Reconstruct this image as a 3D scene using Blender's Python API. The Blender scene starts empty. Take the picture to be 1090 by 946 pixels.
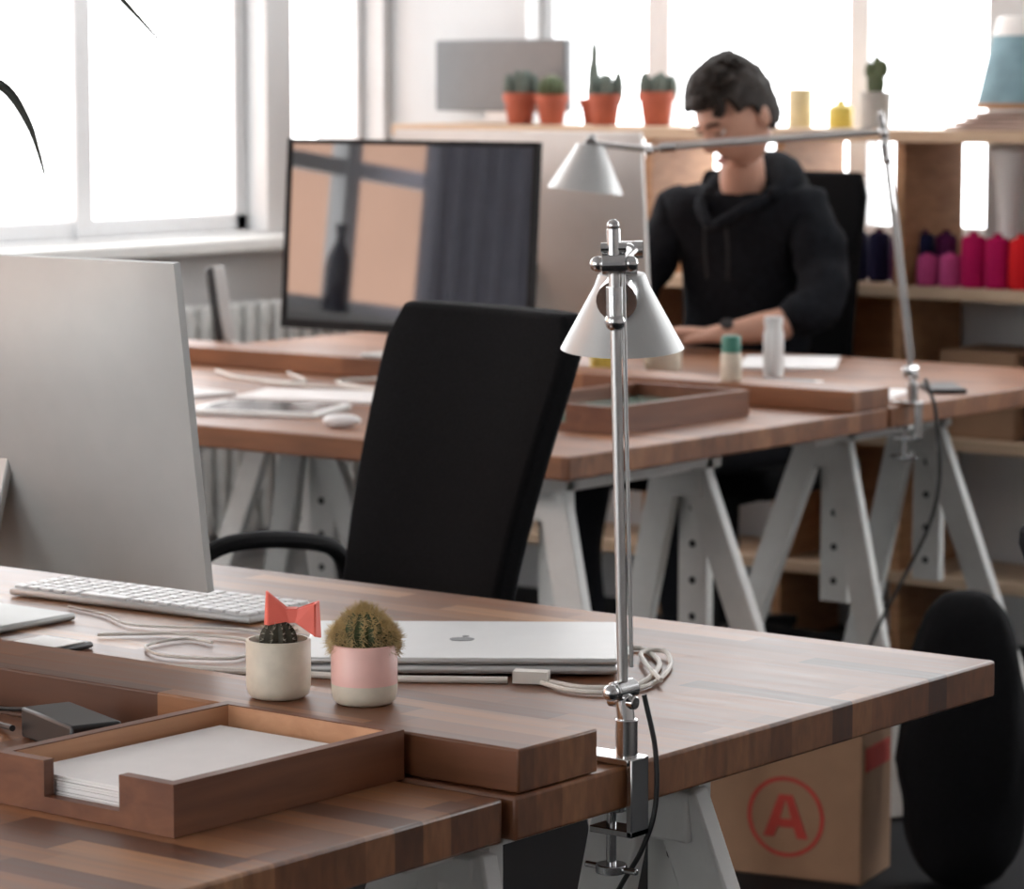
import bpy, bmesh, math, random
from mathutils import Vector, Matrix, noise
random.seed(4)
PI=math.pi
# ------------------------------------------------------------ materials
def nt(name):
    m=bpy.data.materials.new(name); m.use_nodes=True
    t=m.node_tree; b=t.nodes['Principled BSDF']
    return m,t,b
def mat(name,col,rough=.5,metal=0,spec=.5,var=.08,nscale=30,bump=0.0,trans=0,coat=0,ior=None):
    m,t,b=nt(name)
    tc=t.nodes.new('ShaderNodeTexCoord'); n=t.nodes.new('ShaderNodeTexNoise')
    n.inputs['Scale'].default_value=nscale; n.inputs['Detail'].default_value=3
    t.links.new(tc.outputs['Object'],n.inputs['Vector'])
    r=t.nodes.new('ShaderNodeValToRGB'); c=Vector(col)
    lo=c*(1-var); hi=c*(1+var)
    r.color_ramp.elements[0].position=.3; r.color_ramp.elements[1].position=.7
    r.color_ramp.elements[0].color=(*lo,1); r.color_ramp.elements[1].color=(min(hi[0],1),min(hi[1],1),min(hi[2],1),1)
    t.links.new(n.outputs['Fac'],r.inputs['Fac']); t.links.new(r.outputs['Color'],b.inputs['Base Color'])
    b.inputs['Roughness'].default_value=rough; b.inputs['Metallic'].default_value=metal
    b.inputs['Specular IOR Level'].default_value=spec
    b.inputs['Transmission Weight'].default_value=trans
    b.inputs['Coat Weight'].default_value=coat
    if ior: b.inputs['IOR'].default_value=ior
    if bump:
        bp=t.nodes.new('ShaderNodeBump'); bp.inputs['Strength'].default_value=bump; bp.inputs['Distance'].default_value=.01
        t.links.new(n.outputs['Fac'],bp.inputs['Height']); t.links.new(bp.outputs['Normal'],b.inputs['Normal'])
    return m
def butcher(name,tones,bw=.3,rh=.042,rough=.33,seed=0):
    m,t,b=nt(name)
    tc=t.nodes.new('ShaderNodeTexCoord'); mp=t.nodes.new('ShaderNodeMapping')
    mp.inputs['Location'].default_value=(seed*.37,seed*.013,0)
    t.links.new(tc.outputs['Object'],mp.inputs['Vector'])
    br=t.nodes.new('ShaderNodeTexBrick'); br.inputs['Scale'].default_value=1
    br.inputs['Brick Width'].default_value=bw; br.inputs['Row Height'].default_value=rh
    br.inputs['Mortar Size'].default_value=0.0; br.inputs['Color1'].default_value=(0,0,0,1); br.inputs['Color2'].default_value=(1,1,1,1)
    br.inputs['Bias'].default_value=0; br.offset=.37; br.offset_frequency=2; br.squash=1.35; br.squash_frequency=3
    t.links.new(mp.outputs['Vector'],br.inputs['Vector'])
    r=t.nodes.new('ShaderNodeValToRGB'); els=r.color_ramp.elements
    els[0].position=0; els[0].color=(*tones[0],1); els[1].position=1; els[1].color=(*tones[-1],1)
    for i,c in enumerate(tones[1:-1]):
        e=els.new((i+1)/(len(tones)-1)); e.color=(*c,1)
    t.links.new(br.outputs['Color'],r.inputs['Fac'])
    mp2=t.nodes.new('ShaderNodeMapping'); mp2.inputs['Scale'].default_value=(6,110,40)
    t.links.new(tc.outputs['Object'],mp2.inputs['Vector'])
    n=t.nodes.new('ShaderNodeTexNoise'); n.inputs['Scale'].default_value=1; n.inputs['Detail'].default_value=4
    t.links.new(mp2.outputs['Vector'],n.inputs['Vector'])
    gr=t.nodes.new('ShaderNodeMapRange'); gr.inputs['From Min'].default_value=.3; gr.inputs['From Max'].default_value=.7
    gr.inputs['To Min'].default_value=.72; gr.inputs['To Max'].default_value=1.18
    t.links.new(n.outputs['Fac'],gr.inputs['Value'])
    mx=t.nodes.new('ShaderNodeVectorMath'); mx.operation='SCALE'
    t.links.new(r.outputs['Color'],mx.inputs[0]); t.links.new(gr.outputs['Result'],mx.inputs['Scale'])
    t.links.new(mx.outputs['Vector'],b.inputs['Base Color'])
    rr=t.nodes.new('ShaderNodeMapRange'); rr.inputs['To Min'].default_value=rough-.08; rr.inputs['To Max'].default_value=rough+.12
    t.links.new(n.outputs['Fac'],rr.inputs['Value']); t.links.new(rr.outputs['Result'],b.inputs['Roughness'])
    return m
def grain(name,c1,c2,sc=(4,60,60),rough=.45):
    m,t,b=nt(name)
    tc=t.nodes.new('ShaderNodeTexCoord'); mp=t.nodes.new('ShaderNodeMapping'); mp.inputs['Scale'].default_value=sc
    t.links.new(tc.outputs['Object'],mp.inputs['Vector'])
    n=t.nodes.new('ShaderNodeTexNoise'); n.inputs['Scale'].default_value=1; n.inputs['Detail'].default_value=5; n.inputs['Distortion'].default_value=.6
    t.links.new(mp.outputs['Vector'],n.inputs['Vector'])
    r=t.nodes.new('ShaderNodeValToRGB'); r.color_ramp.elements[0].position=.3; r.color_ramp.elements[1].position=.7
    r.color_ramp.elements[0].color=(*c1,1); r.color_ramp.elements[1].color=(*c2,1)
    t.links.new(n.outputs['Fac'],r.inputs['Fac']); t.links.new(r.outputs['Color'],b.inputs['Base Color'])
    b.inputs['Roughness'].default_value=rough
    return m
TW=[(.060,.020,.009),(.22,.086,.036),(.14,.050,.020),(.19,.072,.029),(.29,.125,.052),(.11,.038,.016),(.22,.088,.036),(.40,.20,.092)]
m_desk=butcher('butcher_block_walnut',TW,bw=.24,rh=.036,seed=1,rough=.39)
m_desk2=butcher('butcher_block_walnut_far',[(.14,.050,.021),(.22,.086,.036),(.30,.13,.058),(.18,.068,.029),(.26,.108,.047)],seed=5,rough=.42)
m_tray=grain('walnut_tray_wood',(.110,.036,.016),(.180,.068,.030),(30,4,60))
m_trayin=grain('tray_inner_wood',(.46,.23,.12),(.58,.32,.18),(30,4,60))
m_pine=grain('pine_wood',(.33,.16,.075),(.46,.25,.125),(12,12,50),.6)
m_pineL=grain('pale_pine',(.5,.36,.24),(.62,.46,.32),(6,40,40),.5)
m_white=mat('white_paint',(.78,.78,.76),.45,var=.03)
m_wall=mat('wall_plaster',(.60,.60,.60),.85,var=.03,nscale=6)
m_frame=mat('window_frame_paint',(.72,.73,.74),.5,var=.02)
m_trest=mat('trestle_white_lacquer',(.68,.68,.66),.45,var=.04)
m_black=mat('black_fabric',(.008,.008,.009),.95,spec=.10,var=.3,nscale=300,bump=.1)
m_hood=mat('black_hoodie_cotton',(.010,.011,.014),.95,spec=.12,var=.3,nscale=60,bump=.15)
m_trou=mat('dark_trousers',(.015,.016,.02),.9,spec=.2)
m_plast=mat('black_plastic',(.012,.012,.013),.4)
m_matte=mat('matte_black_plastic',(.010,.010,.011),.75,spec=.2)
m_alu=mat('brushed_aluminium',(.50,.495,.49),.32,metal=.9,var=.02)
m_alup=mat('satin_aluminium',(.54,.54,.535),.45,metal=.6,var=.02)
m_aluc=mat('computer_aluminium',(.43,.435,.425),.5,metal=.5,var=.02)
m_aluw=mat('pale_computer_aluminium',(.66,.655,.64),.55,metal=.3,var=.02)
m_shade=mat('lamp_shade_aluminium',(.45,.455,.45),.42,metal=.55,var=.02)
m_chrome=mat('polished_chrome',(.6,.6,.6),.16,metal=1,var=.02)
m_glassblk=mat('black_screen_glass',(.012,.012,.015),.03,spec=.5,coat=.3,var=.01,ior=2.05)
m_tabglass=mat('dark_tablet_glass',(.02,.02,.025),.2,spec=.4,var=.01)
m_paper=mat('white_paper',(.78,.76,.75),.7,var=.02)
m_key=mat('white_keys',(.75,.75,.75),.4,var=.02)
m_cable=mat('white_cable',(.66,.63,.58),.5,var=.02)
m_terra=mat('terracotta',(.36,.085,.045),.7,var=.12)
m_soil=mat('soil',(.05,.035,.025),.95,var=.4,nscale=200,bump=.5)
m_cact=mat('cactus_green',(.06,.085,.035),.7,var=.3,nscale=80)
m_cactd=mat('dark_cactus',(.05,.045,.03),.8,var=.4,nscale=150)
m_cactg=mat('grey_cactus',(.11,.14,.12),.8,var=.2,nscale=80)
m_spine=mat('golden_spines',(.56,.43,.22),.6,var=.25)
m_spinew=mat('pale_spines',(.5,.48,.4),.6)
m_potw=mat('cream_ceramic',(.60,.54,.44),.5,var=.08,nscale=60)
m_potp=mat('pink_glaze',(.76,.46,.41),.35,var=.05)
m_red=mat('coral_red_paper',(.86,.17,.125),.6,var=.05)
m_skin=mat('skin',(.54,.30,.215),.5,var=.06)
m_lip=mat('lips',(.38,.15,.12),.5)
m_hair=mat('dark_brown_hair',(.016,.010,.007),.6,spec=.25,var=.4,nscale=90,bump=.25)
m_eye=mat('eye_white',(.6,.6,.58),.2)
m_card=mat('cardboard',(.34,.20,.12),.85,var=.06,nscale=20)
m_logo=mat('red_print',(.48,.05,.035),.7)
m_tape=mat('packing_tape',(.28,.17,.10),.35)
m_yellow=mat('yellow_enamel',(.72,.58,.12),.4)
m_cream=mat('cream_enamel',(.72,.64,.40),.45)
m_teal=mat('teal_paint',(.04,.19,.14),.5)
m_tealg=mat('tray_green_glass',(.12,.2,.17),.15)
m_blue=mat('pale_blue_textile',(.20,.33,.38),.8,var=.2,nscale=14)
m_mag=mat('magenta_thread',(.42,.008,.085),.8,spec=.1,nscale=200)
m_redt=mat('red_thread',(.62,.015,.02),.8,spec=.1,nscale=200)
m_pur=mat('purple_thread',(.07,.01,.05),.8,spec=.1,nscale=200)
m_pink=mat('pink_thread',(.44,.06,.19),.8,spec=.1,nscale=200)
m_navy=mat('navy_thread',(.015,.015,.05),.8,spec=.1,nscale=200)
m_leaf=mat('dark_leaf',(.025,.032,.028),.6)
m_grey=mat('grey_metal_box',(.15,.155,.16),.5,metal=.2,var=.03)
m_glass=mat('frosted_plastic',(.85,.87,.87),.35,trans=.45,var=.02)
m_rad=mat('radiator_enamel',(.62,.62,.6),.5)
m_curt=mat('grey_blue_curtain',(.55,.56,.66),.9)
m_facade=mat('peach_render_facade',(.70,.43,.31),.9,nscale=1)
m_facw=mat('facade_window',(.30,.28,.26),.5)
m_dark=mat('hole_shade',(.03,.03,.03),.9)
m_floor=mat('dark_concrete_floor',(.012,.013,.015),.65,var=.25,nscale=2.5,spec=.15)
# ------------------------------------------------------------ mesh builder
class MB:
    def __init__(s): s.bm=bmesh.new()
    def _add(s,verts,faces,mi):
        vs=[s.bm.verts.new(v) for v in verts]
        for f in faces:
            try:
                q=s.bm.faces.new([vs[i] for i in f]); q.material_index=mi
            except ValueError: pass
        return vs
    def box(s,c,sz,mi=0,rot=None):
        x,y,z=[q/2 for q in sz]; c=Vector(c); V=[]
        for a in (-1,1):
            for b in (-1,1):
                for d in (-1,1):
                    v=Vector((a*x,b*y,d*z))
                    if rot is not None: v=rot@v
                    V.append(c+v)
        s._add(V,[(0,1,3,2),(4,6,7,5),(0,4,5,1),(2,3,7,6),(0,2,6,4),(1,5,7,3)],mi); return s
    def b2(s,x0,x1,y0,y1,z0,z1,mi=0): return s.box(((x0+x1)/2,(y0+y1)/2,(z0+z1)/2),(x1-x0,y1-y0,z1-z0),mi)
    def beam(s,p0,p1,w,t,side,mi=0):
        p0=Vector(p0);p1=Vector(p1);d=(p1-p0); L=d.length; d.normalize()
        n=Vector(side); n=(n-d*n.dot(d)).normalized(); o=d.cross(n)
        R=Matrix((n,o,d)).transposed()
        return s.box((p0+p1)/2,(w,t,L),mi,R)
    def lathe(s,prof,c=(0,0,0),seg=32,mi=0,fn=None,rot=None,cap=True):
        c=Vector(c); V=[];F=[]
        n=len(prof)
        for (r,z) in prof:
            for k in range(seg):
                a=2*PI*k/seg; rr=r*(fn(a,z) if fn else 1)
                v=Vector((rr*math.cos(a),rr*math.sin(a),z))
                if rot is not None: v=rot@v
                V.append(c+v)
        for i in range(n-1):
            for k in range(seg):
                k2=(k+1)%seg; F.append((i*seg+k,i*seg+k2,(i+1)*seg+k2,(i+1)*seg+k))
        if cap:
            F.append(tuple(reversed(range(seg)))); F.append(tuple(range((n-1)*seg,n*seg)))
        s._add(V,F,mi); return s
    def cyl(s,p0,p1,r0,r1=None,seg=20,mi=0):
        if r1 is None: r1=r0
        p0=Vector(p0);p1=Vector(p1);d=p1-p0;L=d.length
        R=d.to_track_quat('Z','Y').to_matrix()
        return s.lathe([(r0,0),(r1,L)],p0,seg,mi,rot=R)
    def sph(s,c,r,mi=0,seg=20,rings=12,sc=(1,1,1)):
        V=[];F=[];c=Vector(c)
        for i in range(rings+1):
            t=PI*i/rings; rr=max(math.sin(t),1e-3)*r; z=-math.cos(t)*r
            for k in range(seg):
                a=2*PI*k/seg; V.append(c+Vector((rr*math.cos(a)*sc[0],rr*math.sin(a)*sc[1],z*sc[2])))
        for i in range(rings):
            for k in range(seg):
                k2=(k+1)%seg; F.append((i*seg+k,i*seg+k2,(i+1)*seg+k2,(i+1)*seg+k))
        s._add(V,F,mi); return s
    def tube(s,pts,r,mi=0,seg=8,sub=6):
        P=[Vector(p) for p in pts]; Q=[]
        if len(P)>2 and sub>1:
            E=[P[0]*2-P[1]]+P+[P[-1]*2-P[-2]]
            for i in range(1,len(E)-2):
                for k in range(sub):
                    t=k/sub; a,b,c,d=E[i-1],E[i],E[i+1],E[i+2]
                    Q.append(.5*((2*b)+(c-a)*t+(2*a-5*b+4*c-d)*t*t+(3*b-a-3*c+d)*t**3))
            Q.append(P[-1])
        else: Q=P
        V=[];F=[];n=len(Q); up=Vector((0,0,1)); rf=r if callable(r) else (lambda u:r)
        prev=None
        for i,p in enumerate(Q):
            d=(Q[min(i+1,n-1)]-Q[max(i-1,0)]).normalized()
            x=prev-d*prev.dot(d) if prev is not None else d.cross(up if abs(d.z)<.9 else Vector((1,0,0)))
            x.normalize(); prev=x; y=d.cross(x); rr=rf(i/(n-1))
            for k in range(seg):
                a=2*PI*k/seg; V.append(p+x*math.cos(a)*rr+y*math.sin(a)*rr)
        for i in range(n-1):
            for k in range(seg):
                k2=(k+1)%seg; F.append((i*seg+k,i*seg+k2,(i+1)*seg+k2,(i+1)*seg+k))
        F.append(tuple(reversed(range(seg))));F.append(tuple(range((n-1)*seg,n*seg)))
        s._add(V,F,mi); return s
    def obj(s,name,mats,parent=None,loc=(0,0,0),rot=(0,0,0),bevel=0,smooth=True,ang=35,sub=0,seg=2):
        bmesh.ops.recalc_face_normals(s.bm,faces=s.bm.faces)
        me=bpy.data.meshes.new(name); s.bm.to_mesh(me); s.bm.free()
        if not isinstance(mats,(list,tuple)): mats=[mats]
        for m in mats: me.materials.append(m)
        if smooth:
            for p in me.polygons: p.use_smooth=True
            me.set_sharp_from_angle(angle=math.radians(ang))
        o=bpy.data.objects.new(name,me); bpy.context.collection.objects.link(o)
        o.location=loc; o.rotation_euler=rot
        if parent: o.parent=parent
        if bevel:
            b=o.modifiers.new('bevel','BEVEL'); b.width=bevel; b.segments=seg; b.limit_method='ANGLE'; b.angle_limit=math.radians(40)
        if sub:
            q=o.modifiers.new('sub','SUBSURF'); q.levels=sub; q.render_levels=sub
        return o
def G(name,loc=(0,0,0),rz=0):
    e=bpy.data.objects.new(name,None); bpy.context.collection.objects.link(e); e.location=loc; e.rotation_euler=(0,0,rz); e.empty_display_size=.1
    return e
# ------------------------------------------------------------ room shell
MB().b2(-5.9,2.7,-1.9,7.04,-.1,0).obj('floor',m_floor)
MB().b2(-5.9,2.7,-1.9,7.04,3.3,3.4).obj('ceiling',m_wall)
def wall(name,axis,pos,th,a0,a1,z1,ops):
    mb=MB()
    def bx(u0,u1,z0,zz):
        if u1-u0<1e-4 or zz-z0<1e-4: return
        if axis=='X': mb.b2(min(pos-th,pos),max(pos-th,pos),u0,u1,z0,zz)
        else: mb.b2(u0,u1,min(pos,pos+th),max(pos,pos+th),z0,zz)
    u=a0
    for (o0,o1,q0,q1) in ops:
        bx(u,o0,0,z1); bx(o0,o1,0,q0); bx(o0,o1,q1,z1); u=o1
    bx(u,a1,0,z1)
    return mb.obj(name,m_wall,smooth=False)
wall('wall_left','X',-5.66,.24,-1.9,7.04,3.3,[(-1.0,.6,.95,3.0),(1.0,2.4,.95,3.0),(2.66,4.25,.95,3.0),(4.5,6.30,.95,3.0),(6.40,6.77,.95,3.0)])
wall('wall_back','Y',6.8,.24,-5.66,2.5,3.3,[(-5.2,-3.83,.95,3.0),(-3.2,-1.6,.95,3.0),(-1.0,1.0,.95,3.0)])
wall('unseen_wall_right','X',2.5,-.2,-1.9,7.04,3.3,[])  # unseen wall, added to keep open sky light off the foreground
wall('unseen_wall_front','Y',-1.7,-.2,-5.66,2.5,3.3,[(-5.0,-3.0,.6,3.0),(-2.0,-.8,.9,2.6)])  # unseen wall behind camera, added to cut frontal light; openings sized for it
def window(name,axis,pos,u0,u1,z0,z1,mull,tr,fw=.035):
    mb=MB()
    def bx(a,b,c,d,dep=.05):
        if axis=='X': mb.b2(pos-.12,pos-.12+dep,a,b,c,d)
        else: mb.b2(a,b,pos+.07,pos+.07+dep,c,d)
    bx(u0,u0+fw,z0,z1);bx(u1-fw,u1,z0,z1);bx(u0,u1,z0,z0+fw);bx(u0,u1,z1-fw,z1)
    for m,w in mull: bx(m-w/2,m+w/2,z0,z1,.06)
    for z,w in tr: bx(u0,u1,z-w/2,z+w/2,.055)
    return mb.obj(name,m_frame,bevel=.004)
window('window_1','X',-5.66,4.5,6.30,.95,3.0,[(5.70,.06),(5.1,.03)],[(2.0,.05)],.045)
window('window_2','X',-5.66,6.40,6.77,.95,3.0,[(6.45,.03)],[(2.0,.05)],.025)
window('window_3','X',-5.66,2.66,4.25,.95,3.0,[(3.29,.06),(3.85,.04)],[(1.34,.045),(2.1,.04)])
window('added_window_4','X',-5.66,1.0,2.4,.95,3.0,[(1.75,.05)],[(2.0,.05)])  # out of view, window added to bring in light
window('added_window_5','X',-5.66,-1.0,.6,.95,3.0,[(-.2,.05)],[(2.0,.05)])  # also an unseen window, added for lighting
window('window_6','Y',6.8,-5.2,-3.83,.95,3.0,[(-4.83,.07),(-4.23,.055)],[(2.0,.05)])
window('window_7','Y',6.8,-3.2,-1.6,.95,3.0,[(-2.4,.05)],[(2.0,.05)])
window('window_8','Y',6.8,-1.0,1.0,.95,3.0,[(0,.05)],[(2.0,.05)])
window('added_window_9','Y',-1.9,-5.0,-3.0,.6,3.0,[(-4.0,.05)],[(2.0,.05)])  # unseen window behind camera, added to let in frontal light
window('added_window_10','Y',-1.9,-2.0,-.8,.9,2.6,[(-1.4,.05)],[(2.0,.05)])  # second unseen opening, added to brighten the foreground
MB().b2(-5.74,-5.57,2.9,6.78,.905,.94).obj('trim_1',m_white,bevel=.006)
MB().b2(-5.2,-3.7,6.785,6.84,.92,.95).obj('trim_2',m_white,bevel=.006)
MB().b2(-5.66,-5.64,-1.5,6.8,0,.1).obj('baseboard_left',m_white,bevel=.003)
mb=MB(); V=[];F=[]
N=60
for i in range(N+1):
    y=2.35+.79*i/N; x=-5.585+.025*math.sin(i*.9)
    V+= [Vector((x,y,.25)),Vector((x,y,2.95))]
for i in range(N): F.append((2*i,2*i+2,2*i+3,2*i+1))
mb._add(V,F,0); mb.obj('window_curtain',m_curt,ang=180)
mb=MB().b2(-11.2,-11,-9,3.2,-2,9,0)
for y in (-8.3,-5.9,.9,2.2):
    for j in range(4):
        z=-.6+j*2.6
        mb.b2(-11.02,-10.96,y,y+.6,z,z+1.3,1)
mb.obj('neighbouring_building',[m_facade,m_facw],smooth=False)
mb=MB()
for i in range(22):
    y=5.35+i*.055; mb.b2(-5.60,-5.52,y,y+.035,.2,.78)
mb.b2(-5.585,-5.535,5.33,6.56,.72,.75); mb.b2(-5.585,-5.535,5.33,6.56,.22,.25)
for y in (5.4,6.5): mb.b2(-5.58,-5.54,y,y+.03,0,.22)
mb.obj('radiator',m_rad,bevel=.008)
# ------------------------------------------------------------ desks
MB().b2(-3.24,-1.63,2.118,2.93,.712,.75).obj('butcher_block_desk',m_desk,bevel=.003)
MB().b2(-3.24,-1.636,1.30,2.108,.712,.75).obj('butcher_block_desk',m_desk,bevel=.003)
MB().b2(-3.24,-1.633,2.126,2.238,.751,.789).obj('desk_riser_board',m_desk,bevel=.002)
MB().b2(-4.95,-3.05,4.10,5.07,.712,.75).obj('butcher_block_desk',m_desk2,bevel=.003)
MB().b2(-4.95,-3.05,5.08,5.95,.712,.75).obj('butcher_block_desk',m_desk2,bevel=.003)
MB().b2(-4.9,-3.05,4.95,5.075,.751,.789).obj('desk_riser_board',m_desk2,bevel=.002)
def trestle(x,ya,yb,top=.71,sx=.235,sy=.09):
    g=G('trestle')
    mb=MB(); mb.b2(x-.03,x+.03,ya-.08,yb+.08,top-.045,top)
    for y,q in ((ya,-sy),(yb,sy)):
        for sg in (-1,1):
            mb.beam((x+sg*.03,y,top-.045),(x+sg*sx,y+q,0.002),.056,.024,(1,0,0))
        mb.b2(x-.05,x+.05,y-.015,y+.015,top-.09,top-.04)
    mb.obj('frame',m_trest,g,bevel=.003)
    mb=MB()
    for y in (ya,yb):
        yy=y+.045
        mb.b2(x-.03,x+.03,yy-.01,yy+.01,.36,top-.03,0)
        for k in range(4): mb.cyl((x,yy-.0115,.40+k*.065),(x,yy+.0115,.40+k*.065),.007,mi=1,seg=12)  # solid dark discs paint the shade inside the drilled holes
    mb.obj('perforated_bars',[m_trest,m_dark],g)
trestle(-1.78,2.20,2.53); trestle(-2.95,2.35,2.70)
trestle(-1.95,1.40,1.80); trestle(-2.95,1.45,1.85)
trestle(-3.22,4.25,4.66); trestle(-4.12,4.3,4.70)
trestle(-3.24,5.16,5.50); trestle(-4.62,5.2,5.6)
# ------------------------------------------------------------ trays
def tray(loc,rz,sx,sy,h,paper,inner):
    g=G('letter_tray',loc,rz); t=.011
    mb=MB()
    mb.b2(-sx/2,sx/2,-sy/2,sy/2,0,.008,0)
    mb.b2(sx/2-t,sx/2,-sy/2,sy/2,.008,h); mb.b2(-sx/2,-sx/2+t,-sy/2,sy/2,.008,h)
    mb.b2(-sx/2+t,sx/2-t,sy/2-t,sy/2,.008,h)
    n0=-sx/2+.06; n1=-sx/2+.147
    mb.b2(-sx/2+t,n0,-sy/2,-sy/2+t,.008,h); mb.b2(n1,sx/2-t,-sy/2,-sy/2+t,.008,h)
    mb.b2(n0,n1,-sy/2,-sy/2+t,.008,.013)
    mb.obj('tray_box',m_tray,g)
    mb=MB()
    a=t+.0006
    mb.b2(sx/2-a,sx/2-t,-sy/2+t,sy/2-t,.008,h-.001); mb.b2(-sx/2+t,-sx/2+a,-sy/2+t,sy/2-t,.008,h-.001)
    mb.b2(-sx/2+t,sx/2-t,sy/2-a,sy/2-t,.008,h-.001)
    mb.obj('tray_lining',inner,g)
    if paper:
        mb=MB()
        for k in range(9):
            dx=random.uniform(-.0012,.0012); dy=random.uniform(-.0015,.0015)
            mb.b2(-sx/2+.018+dx,sx/2-.018+dx,-sy/2+.016+dy,sy/2-.03+dy,.0085+k*.0022,.0085+k*.0022+.0017)
        mb.obj('paper_stack',m_paper,g)
    else:
        MB().b2(-sx/2+.014,sx/2-.014,-sy/2+.02,sy/2-.014,.009,.022).obj('green_folder',m_tealg,g)
    return g
tray((-1.855,1.977,.7505),math.radians(-1),.208,.280,.043,True,m_trayin)
tray((-3.31,4.615,.7505),math.radians(-1),.25,.40,.045,False,m_tray)
# ------------------------------------------------------------ desktop computers
def allinone(name,loc,W,Hh,zb,tilt,front_sign,screen_full,backmat=m_aluc,foot=(.09,.12,.03),neck=.13):
    g=G(name,loc)
    mb=MB(); nx,nz=24,16
    V=[];F=[]
    for i in range(nx+1):
        for j in range(nz+1):
            u=-1+2*i/nx; v=-1+2*j/nz
            d=.006+.034*(1-abs(u)**2.4)*(1-abs(v)**2.6)
            V.append(Vector((u*W/2,-d*front_sign,(v+1)/2*Hh)))
    for i in range(nx):
        for j in range(nz):
            a=i*(nz+1)+j; F.append((a,a+nz+1,a+nz+2,a+1))
    o=len(V)
    ring=[(i,0) for i in range(nx)]+[(nx,j) for j in range(nz)]+[(i,nz) for i in range(nx,0,-1)]+[(0,j) for j in range(nz,0,-1)]
    for (i,j) in ring:
        u=-1+2*i/nx;v=-1+2*j/nz; V.append(Vector((u*W/2,.004*front_sign,(v+1)/2*Hh)))
    n=len(ring)
    for k in range(n):
        a=ring[k][0]*(nz+1)+ring[k][1]; k2=(k+1)%n; b=ring[k2][0]*(nz+1)+ring[k2][1]
        F.append((a,b,o+k2,o+k))
    F.append(tuple(o+k for k in range(n)))
    mb._add(V,F,0)
    hd=mb.obj('housing',m_matte if screen_full else backmat,g,ang=50)
    hd.location=(0,0,zb); hd.rotation_euler=(tilt,0,0)
    mb=MB()
    zc=0 if screen_full else .075
    y=.0045*front_sign
    mb.b2(-W/2+.003,W/2-.003,min(y,y+.002*front_sign),max(y,y+.002*front_sign),zc+.003,Hh-.003)
    sc=mb.obj('screen_glass',m_glassblk,g,bevel=.001); sc.location=(0,0,zb); sc.rotation_euler=(tilt,0,0)
    if screen_full:
        mb=MB(); e=.011; y0,y1=sorted((.004*front_sign,.0095*front_sign))
        mb.b2(-W/2,-W/2+e,y0,y1,0,Hh); mb.b2(W/2-e,W/2,y0,y1,0,Hh); mb.b2(-W/2+e,W/2-e,y0,y1,Hh-.010,Hh); mb.b2(-W/2+e,W/2-e,y0,y1,0,.018)
        sc=mb.obj('bezel',m_matte,g); sc.location=(0,0,zb); sc.rotation_euler=(tilt,0,0)
    mb=MB(); f=front_sign
    mb.beam((0,-.105*f,.012),(0,-.045*f,zb+Hh*.42),neck,.010,(1,0,0))
    ya,yb=sorted((-foot[1]*f,foot[2]*f)); mb.b2(-foot[0],foot[0],ya,yb,0.0,.008)
    mb.cyl((-.03,-.05*f,zb+Hh*.42),(.03,-.05*f,zb+Hh*.42),.012)
    mb.obj('stand',backmat,g,bevel=.003)
    return g
allinone('desktop_computer',(-2.624,2.497,.7505),.594,.352,.058,math.radians(7.5),1,False,neck=.105,foot=(.065,.12,.03))
allinone('desktop_monitor',(-4.117,4.985,.7895),.640,.385,.048,math.radians(-4),-1,True,foot=(.09,.075,.03))
allinone('desktop_computer',(-4.190,5.480,.7505),.650,.425,.060,math.radians(5),1,False,backmat=m_aluw,foot=(.1,.12,.06))
# ------------------------------------------------------------ keyboard, mice, laptop
def keyboard(loc,rz,w=.40,d=.115):
    g=G('keyboard',loc,rz)
    MB().box((0,0,.005),(w,d,.008)).obj('base',m_alup,g,bevel=.003)
    mb=MB(); n=int(w/.0195)
    for r in range(6):
        for k in range(n):
            if r==0 and 4<k<9: continue
            mb.box((-w/2+.012+k*(w-.024)/(n-1),-d/2+.013+r*.0178,.0105),(.0155,.0145,.004))
        if r==0: mb.box((-w/2+.012+6.5*(w-.024)/(n-1),-d/2+.013,.0105),(.07,.0145,.004))
    mb.obj('keys',m_key,g,bevel=.001)
keyboard((-2.565,2.665,.7505),math.radians(3),.36)
g=G('laptop',(-2.075,2.605,.7505),math.radians(36))
MB().box((0,0,.0075),(.322,.225,.009)).obj('base',m_alup,g,bevel=.004,seg=3)
MB().box((0,0,.0162),(.322,.225,.0065)).obj('lid',m_alup,g,bevel=.003,seg=3)
mb=MB(); mb.lathe([(.0,.0),(.012,0),(.0125,.0004)],(0,-.002,.0195),28,cap=True,fn=lambda a,z:1-.16*abs(math.cos((a-PI/2)/2))**10-.10*abs(math.sin((a-PI/2)/2))**12+.05*math.cos(2*a))
mb.lathe([(.0,.0),(.0035,0),(.0037,.0004)],(.003,.0155,.0195),12,mi=0)
mb.obj('lid_emblem',m_grey,g)
MB().sph((0,0,0),.032,sc=(1.05,.62,.36)).obj('computer_mouse',m_key,loc=(-3.620,4.215,.7625),rot=(0,0,.55))
def slab(name,loc,sz,rz,m,mt=None,b=.003):
    g=G(name,loc,rz); MB().box((0,0,sz[2]/2),sz).obj('body',m,g,bevel=b)
    if mt: MB().box((0,0,sz[2]+.0004),(sz[0]*.88,sz[1]*.86,.0008)).obj('top_face',mt,g)
    return g
slab('tablet',(-3.895,4.335,.7505),(.25,.18,.010),math.radians(20),m_white,m_tabglass)
slab('magazine',(-3.98,4.57,.7505),(.28,.18,.008),math.radians(20),m_paper,None,.001)
slab('magazine',(-4.28,4.42,.7505),(.22,.26,.006),math.radians(-10),m_paper,None,.001)
slab('smartphone',(-2.452,2.345,.7505),(.07,.135,.007),0,m_plast,m_white)
slab('smartphone',(-3.14,5.42,.7505),(.07,.14,.009),math.radians(40),m_plast)
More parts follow.
